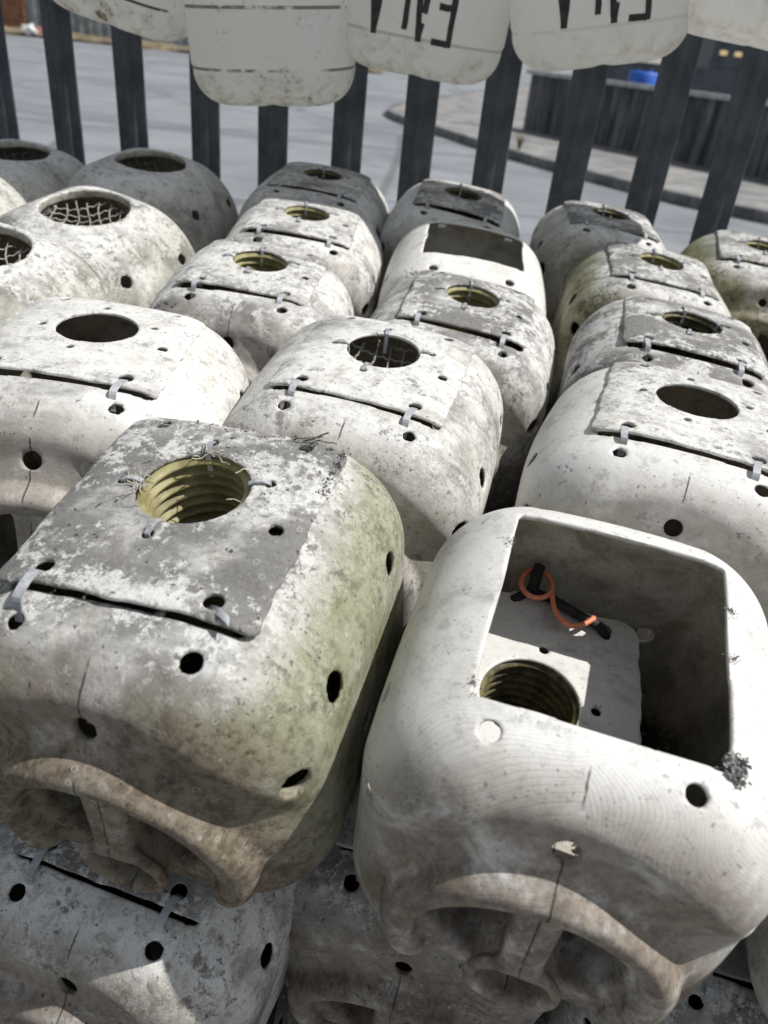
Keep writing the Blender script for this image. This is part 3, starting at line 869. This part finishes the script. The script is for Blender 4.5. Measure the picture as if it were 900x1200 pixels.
# ------------------------------------------------------------------ cans hung on the fence
def can_sd(x, y, z):
    hw, hd, hz, rx, re = .131, .106, .20, .080, .050
    yb = y/(1+.085*(1-np.minimum(np.abs(x)/hw, 1)**2)); xb = x/(1+.03*(1-np.minimum(np.abs(y)/hd, 1)**2))
    q0 = np.abs(xb)-hw+rx; q1 = np.abs(yb)-hd+rx
    s2 = np.sqrt(np.maximum(q0, 0)**2+np.maximum(q1, 0)**2)+np.minimum(np.maximum(q0, q1), 0)-rx
    for zc in (-.145, -.062): s2 = s2+.0018*np.exp(-((z-zc)/.0035)**2)
    s2 = s2+.0022*np.clip((-.140-z)/.01, 0, 1)
    p0 = s2+re; p1 = np.abs(z)-hz+re
    s = np.sqrt(np.maximum(p0, 0)**2+np.maximum(p1, 0)**2)+np.minimum(np.maximum(p0, p1), 0)-re
    notch = np.sqrt(x*x+(z+.211)**2)-.012
    return smax(s, -notch+0*s, .010)
def mould_can(h=.0042):
    G = Grid((-.145, -.125, -.215), (.145, .125, .235), h)
    x, y, z = G.X, G.Y, G.Z
    s = can_sd(x, y, z)
    V, Q = surface_nets(np.broadcast_to(s, G.n).astype(F32), G)
    return np_mesh('can_body', V, Q)
CAN = mould_can(); CAN.materials.append(M['can'])
NECKB = MB()
NECKB.tube([(0, .05, .195), (0, .05, .232)], .028, 20); NECKB.tube([(0, .05, .225), (0, .05, .252)], .033, 20)
NECK = NECKB.mesh('cap', True); NECK.materials.append(M['can'])
HB = MB(); HB.tube([(0, -.085, .190), (0, -.08, .222), (0, -.05, .235), (0, -.01, .235), (0, .02, .222), (0, .03, .195)], .014, 10)
HAN = HB.mesh('handle', True); HAN.materials.append(M['can'])

def letters(text, h, w, gap, st):
    """stroke letters, upside down on the front (-y) face, painted skin .5 mm proud"""
    G_ = {'F': [((0, 0), (0, 1)), ((0, 1), (1, 1)), ((0, .56), (.8, .56))],
          'A': [((0, 0), (.5, 1)), ((1, 0), (.5, 1)), ((.22, .40), (.78, .40))],
          'L': [((0, 0), (0, 1)), ((0, 0), (1, 0))], 'I': [((.5, 0), (.5, 1))]}
    b = MB(); cx = 0.
    tot = len(text)*w+(len(text)-1)*gap
    rr = random.Random(len(text)*7+int(h*1000))
    for ch in text:
        for (a0, b0), (a1, b1) in G_[ch]:
            p = Vector(((cx+a0*w-tot/2), 0, b0*h)); q = Vector(((cx+a1*w-tot/2), 0, b1*h))
            d = (q-p).normalized(); s_ = Vector((-d.z, 0, d.x))*st/2
            p = p-d*st*.35; q = q+d*st*.35
            N = 9
            L_ = []; R_ = []
            for i in range(N+1):
                c = p+(q-p)*i/N
                L_.append(c+s_*(1+rr.uniform(-.16, .10))); R_.append(c-s_*(1+rr.uniform(-.16, .10)))
            for i in range(N):
                if rr.random() < .04: continue
                quad = [L_[i], L_[i+1], R_[i+1], R_[i]]
                fr_ = [Vector((k.x, -.0006, k.z)) for k in quad]; bk = [Vector((k.x, .0006, k.z)) for k in quad]
                b.add(fr_+bk, [(0,1,2,3), (7,6,5,4), (0,4,5,1), (1,5,6,2), (2,6,7,3), (3,7,4,0)])
        cx += w+gap
    return b
def hang_can(label, loc, rot, seed, grime, text=None, tx=.0, tz=0., scale=1.):
    t = empty('hanging_can', loc, rot); t.scale = (scale,)*3
    tag(t, label, 'jerrycan', 'cans hung along the fence')
    for nm, me in (('can_body', CAN), ('cap', NECK), ('handle', HAN)):
        o = link(nm, me, (), t); o['wear_seed'] = seed; o['grime'] = grime
    if text:
        b = letters(text, .105, .0235, .0115, .0092)
        vv = []
        for x, y, z in b.v:
            X_, Z_, Y_ = -x+tx, -z+tz, -.115
            for _ in range(8): Y_ += float(can_sd(np.array([X_]), np.array([Y_]), np.array([Z_]))[0])
            vv.append((X_, Y_-.0004+y, Z_))
        b.v = vv
        b.build('lettering', M['paint'], t)
    return t
hang_can('tilted off white can with grimy bottom, first on the left of the fence', (-.510, 1.555, 1.475), rt(6, 8, 12), 1., 1.)
hang_can('plain white can with black seam lines, hanging lowest on the fence', (-.274, 1.470, 1.388), rt(3, 3, -5), 4., .8)
hang_can('can with upside down black letters and a stained bottom, middle of the fence', (-.012, 1.480, 1.452), rt(-3, 3, 4), 9., .35, 'FALA', -.016, -.040)
hang_can('cleaner can with upside down black letters, right of the stained lettered can', (.222, 1.430, 1.491), rt(-3, 3, -11), 15., .15, 'FALA', -.010, -.034)
hang_can('cream can without letters, cut off by the top right corner', (.494, 1.400, 1.538), rt(-8, 3, 5), 22., .15)

# ------------------------------------------------------------------ setting
def sheet(name, pts, z, m):
    me = py_mesh(name, [(x, y, z) for x, y in pts], [tuple(range(len(pts)))])
    return tag(link(name, me, [m]), kind='structure')
sheet('ground', [(-400, -60), (400, -60), (400, 600), (-400, 600)], 0., M['ground'])
sheet('road', [(-120, 2.3), (120, 2.3), (120, 120), (-60, 120), (-60, 36.5), (-120, 36.5)], .004, M['road'])
# pavement wedge beyond the road with a rounded corner
kerb = [(9., 4.9), (6.2, 6.6), (3.56, 8.75), (3.0, 9.2), (2.4, 10.0), (1.75, 11.0), (1.26, 11.8), (.78, 12.8), (.25, 14.0), (-.2, 14.9), (-.55, 15.7), (-.78, 16.6), (-.80, 17.6), (-.62, 18.9), (0., 21.6), (.9, 25.5), (2.2, 31.), (5., 42.)]
inner_ = [(34, 60), (40, 20), (24, 4.5)]
top = kerb+inner_
n = len(top)
me = py_mesh('pavement', [(x, y, .11) for x, y in top], [tuple(range(n))])
tag(link('pavement', me, [M['pave']]), kind='structure')
b = MB()
for i in range(len(kerb)-1):
    p, q = Vector((*kerb[i], 0)), Vector((*kerb[i+1], 0)); d = (q-p).normalized(); s_ = Vector((-d.y, d.x, 0))
    b.add([p+s_*.0, q+s_*.0, q-s_*-.14, p-s_*-.14], [(0, 1, 2, 3)]) if False else None
    v4 = [p-s_*.13, q-s_*.13, q+s_*.002, p+s_*.002]
    b.add([Vector((k.x, k.y, .0)) for k in v4]+[Vector((k.x, k.y, .122)) for k in v4], [(4,5,6,7), (0,1,5,4), (1,2,6,5), (2,3,7,6), (3,0,4,7)])
o = b.build('kerb', M['kerb']); tag(o, kind='structure')

# low wall of dark profiled sheet
W0, W1 = Vector((1.75, 15.6, 0)), Vector((9.2, 6.0, 0))
d = (W1-W0).normalized(); nrm = Vector((d.y, -d.x, 0))
wl = empty('sheet_wall', W0); tag(wl, 'low dark ribbed sheet wall with a pale coping across the road on the right', 'wall')
L = (W1-W0).length; b = MB(); k = 0.
prof = []
while k < L:
    prof += [(k, 0), (k+.10, 0), (k+.13, .04), (k+.20, .04), (k+.23, 0)]; k += .23
pts = [d*a+nrm*(-c) for a, c in prof]
v = [Vector((p.x, p.y, .10)) for p in pts]+[Vector((p.x, p.y, .98)) for p in pts]; m = len(pts)
me = py_mesh('sheeting', v, [(i, i+1, m+i+1, m+i) for i in range(m-1)])
link('sheeting', me, [M['sheet']], wl)
Mw = Matrix.Translation((0, 0, 0)) @ Matrix.Rotation(math.atan2(d.y, d.x), 4, 'Z')
b = MB(); b.box(-.05, L, -.09, .09, .985, 1.05, Mw); b.build('coping', M['cope'], wl)
b = MB(); b.box(0, L, .05, .11, .08, .98, Mw); b.build('backing', M['sheet'], wl)
po = MB(); po.tube([(1.50, 15.7, .1), (1.50, 15.7, 1.5)], .05, 10)
tag(po.build('marker_post', M['cope'], None, True), 'pale grey marker post standing at the left end of the dark wall', 'post')
# second wall and building beyond
b = MB(); b.box(-5, 16, -.1, .1, 0, 1.38, Matrix.Translation((10.5, 29, 0)) @ Matrix.Rotation(R(-30), 4, 'Z'))
tag(b.build('yard_wall', M['building']), 'taller dark yard wall standing behind the low sheet wall', 'wall')
bl = empty('office_building', (12.15, 40, 0), (0, 0, R(-8))); tag(bl, 'dark clad building with three lit windows beyond the walls on the right', 'building')
b = MB(); b.box(0, 14, 0, 8, 0, 9); b.build('cladding', M['building'], bl)
b = MB()
for k in range(14): b.box(.4+k*.95, .48+k*.95, -.06, 0.01, .2, 8.8)
b.build('cladding_rib', M['building'], bl)
for k in range(3):
    b = MB(); b.box(.30+k*.62, .60+k*.62, -.10, -.07, 1.98, 2.16); b.build('window', M['lit'], bl)
# blue drum behind the wall
dr = empty('storage_drum', (4.15, 17.6, .0)); tag(dr, 'blue plastic drum standing behind the low dark wall', 'drum')
b = MB(); rr = [.26, .29, .29, .275, .29, .29, .275, .29, .29, .26]; zz = [0, .03, .36, .38, .40, .74, .76, .78, 1.16, 1.19]
b.tube([(0, 0, q) for q in zz], rr, 24); b.build('drum_body', M['blue'], dr, True)
b = MB(); b.tube([(.1, 0, 1.19), (.1, 0, 1.23)], .04, 12); b.tube([(-.12, 0, 1.19), (-.12, 0, 1.22)], .03, 12); b.build('bung', M['blue'], dr, True)
# far left: verge, steel fence, brick pier, litter
v = []; f = []
nx, ny = 60, 8
for i in range(nx+1):
    for j in range(ny+1):
        v.append((-32+30*i/nx, 34.5+3.2*j/ny+.15*i/nx*8, .0+(.14 if 0 < j < ny else 0)+random.uniform(0, .10)))
for i in range(nx):
    for j in range(ny):
        a = i*(ny+1)+j; f.append((a, a+ny+1, a+ny+2, a+1))
tag(link('verge', py_mesh('verge', v, f), [M['verge']]), kind='structure')
b = MB(); prof = []; k = 0.
while k < 8.6:
    prof += [(k, 0), (k+.16, 0), (k+.20, -.06), (k+.34, -.06), (k+.38, 0)]; k += .38
fo = empty('sheet_fence', (-17.5, 38.3, 0), (0, 0, R(8))); tag(fo, 'grey ribbed steel fence beyond the road in the top left corner', 'fence')
v = [(a, c, .05) for a, c in prof]+[(a, c, 2.6) for a, c in prof]; m = len(prof)
link('sheeting', py_mesh('sheeting', v, [(i, i+1, m+i+1, m+i) for i in range(m-1)]), [M['galv']], fo)
b = MB(); b.box(0, 8.6, .02, .08, 2.2, 2.3); b.box(0, 8.6, .02, .08, .5, .6); b.build('rail', M['galv'], fo)
b = MB(); b.box(-20.6, -17.6, 38.2, 38.8, 0, 2.9); b.box(-20.7, -17.5, 38.1, 38.9, 2.9, 3.02)
tag(b.build('brick_wall', M['brick']), 'red brown brick wall at the far left beyond the road', 'wall')
for nm, mm, loc, s_, lb in (('litter', 'litter_red', (-15.2, 35.0, .18), .34, 'faded red plastic litter lying on the dry verge'), ('litter', 'litter_white', (-16.0, 35.0, .22), .26, 'white scrap lying on the dry verge beside red litter')):
    b = MB(); r_ = random.Random(mm)
    for q in range(7):
        p = Vector(loc)+Vector((r_.uniform(-s_, s_), r_.uniform(-.2, .2), r_.uniform(-.04, .10)))
        b.box(-.16, .16, -.12, .12, -.05, .05, Matrix.Translation(p) @ Euler((r_.uniform(-1, 1), r_.uniform(-1, 1), r_.uniform(0, 3))).to_matrix().to_4x4())
    tag(b.build(nm, M[mm]), lb, 'litter')
# weeds by the kerb
for q, (x, y) in enumerate(((2.02, 10.85), (1.33, 11.95), (3.35, 9.25))):
    b = MB(); r_ = random.Random(q)
    for k in range(26):
        a = r_.uniform(0, 6.28); h_ = r_.uniform(.08, .26); l_ = r_.uniform(.02, .14)
        b.tube([(x, y, .11), (x+l_*.4*math.cos(a), y+l_*.4*math.sin(a), .11+h_*.6), (x+l_*math.cos(a), y+l_*math.sin(a), .11+h_)], [.008, .006, .002], 4)
    tag(b.build('weed_tuft', M['twig']), ('dry weed tuft growing behind the kerb, between the other two', 'dry weed tuft growing behind the kerb, the leftmost one', 'dry weed tuft growing behind the kerb, the rightmost one')[q], 'weed', 'weeds along the kerb')

# ------------------------------------------------------------------ light, sky, camera
SUN_EL, SUN_AZ = R(54), R(90)          # azimuth clockwise from +Y (towards +X)
w = bpy.data.worlds.new('World'); scn.world = w; w.use_nodes = True
nt = w.node_tree; bg = nt.nodes['Background']
sk = nt.nodes.new('ShaderNodeTexSky'); sk.sky_type = 'NISHITA'; sk.sun_disc = False
sk.sun_elevation = SUN_EL; sk.sun_rotation = SUN_AZ; sk.air_density = 1.2; sk.dust_density = .6; sk.ozone_density = 1.
hs = nt.nodes.new('ShaderNodeHueSaturation'); hs.inputs['Saturation'].default_value = .40
nt.links.new(sk.outputs[0], hs.inputs['Color']); nt.links.new(hs.outputs[0], bg.inputs[0]); bg.inputs[1].default_value = .10
sl = bpy.data.lights.new('Sun', 'SUN'); sl.energy = 4.9; sl.angle = R(.53); sl.color = (1., .98, .955)
so = bpy.data.objects.new('sun', sl); col.objects.link(so)
dirv = Vector((math.sin(SUN_AZ)*math.cos(SUN_EL), math.cos(SUN_AZ)*math.cos(SUN_EL), math.sin(SUN_EL)))
so.rotation_euler = dirv.to_track_quat('Z', 'Y').to_euler(); so.location = (3, 5, 8)

cam = bpy.data.cameras.new('Camera'); co = bpy.data.objects.new('camera', cam); col.objects.link(co); scn.camera = co
cam.sensor_fit = 'VERTICAL'; cam.sensor_height = 36.; cam.sensor_width = 27.; cam.lens = 27.; cam.clip_end = 2000; cam.clip_start = .02
th, ro = R(31.6), R(6.2)
fwd = Vector((0, math.cos(th), -math.sin(th))); r0 = Vector((1, 0, 0)); u0 = r0.cross(fwd)
Rt = math.cos(ro)*r0+math.sin(ro)*u0; Up = -math.sin(ro)*r0+math.cos(ro)*u0
co.matrix_world = Matrix(((Rt.x, Up.x, -fwd.x, 0), (Rt.y, Up.y, -fwd.y, 0), (Rt.z, Up.z, -fwd.z, 1.3), (0, 0, 0, 1)))
cam.dof.use_dof = True; cam.dof.focus_distance = .62; cam.dof.aperture_fstop = 7.5

scn.render.engine = 'CYCLES'
scn.cycles.max_bounces = 8; scn.cycles.diffuse_bounces = 5; scn.cycles.glossy_bounces = 2; scn.cycles.transmission_bounces = 3
scn.cycles.use_denoising = True
scn.view_settings.view_transform = 'Standard'; scn.view_settings.look = 'None'; scn.view_settings.exposure = -.02; scn.view_settings.gamma = 1.
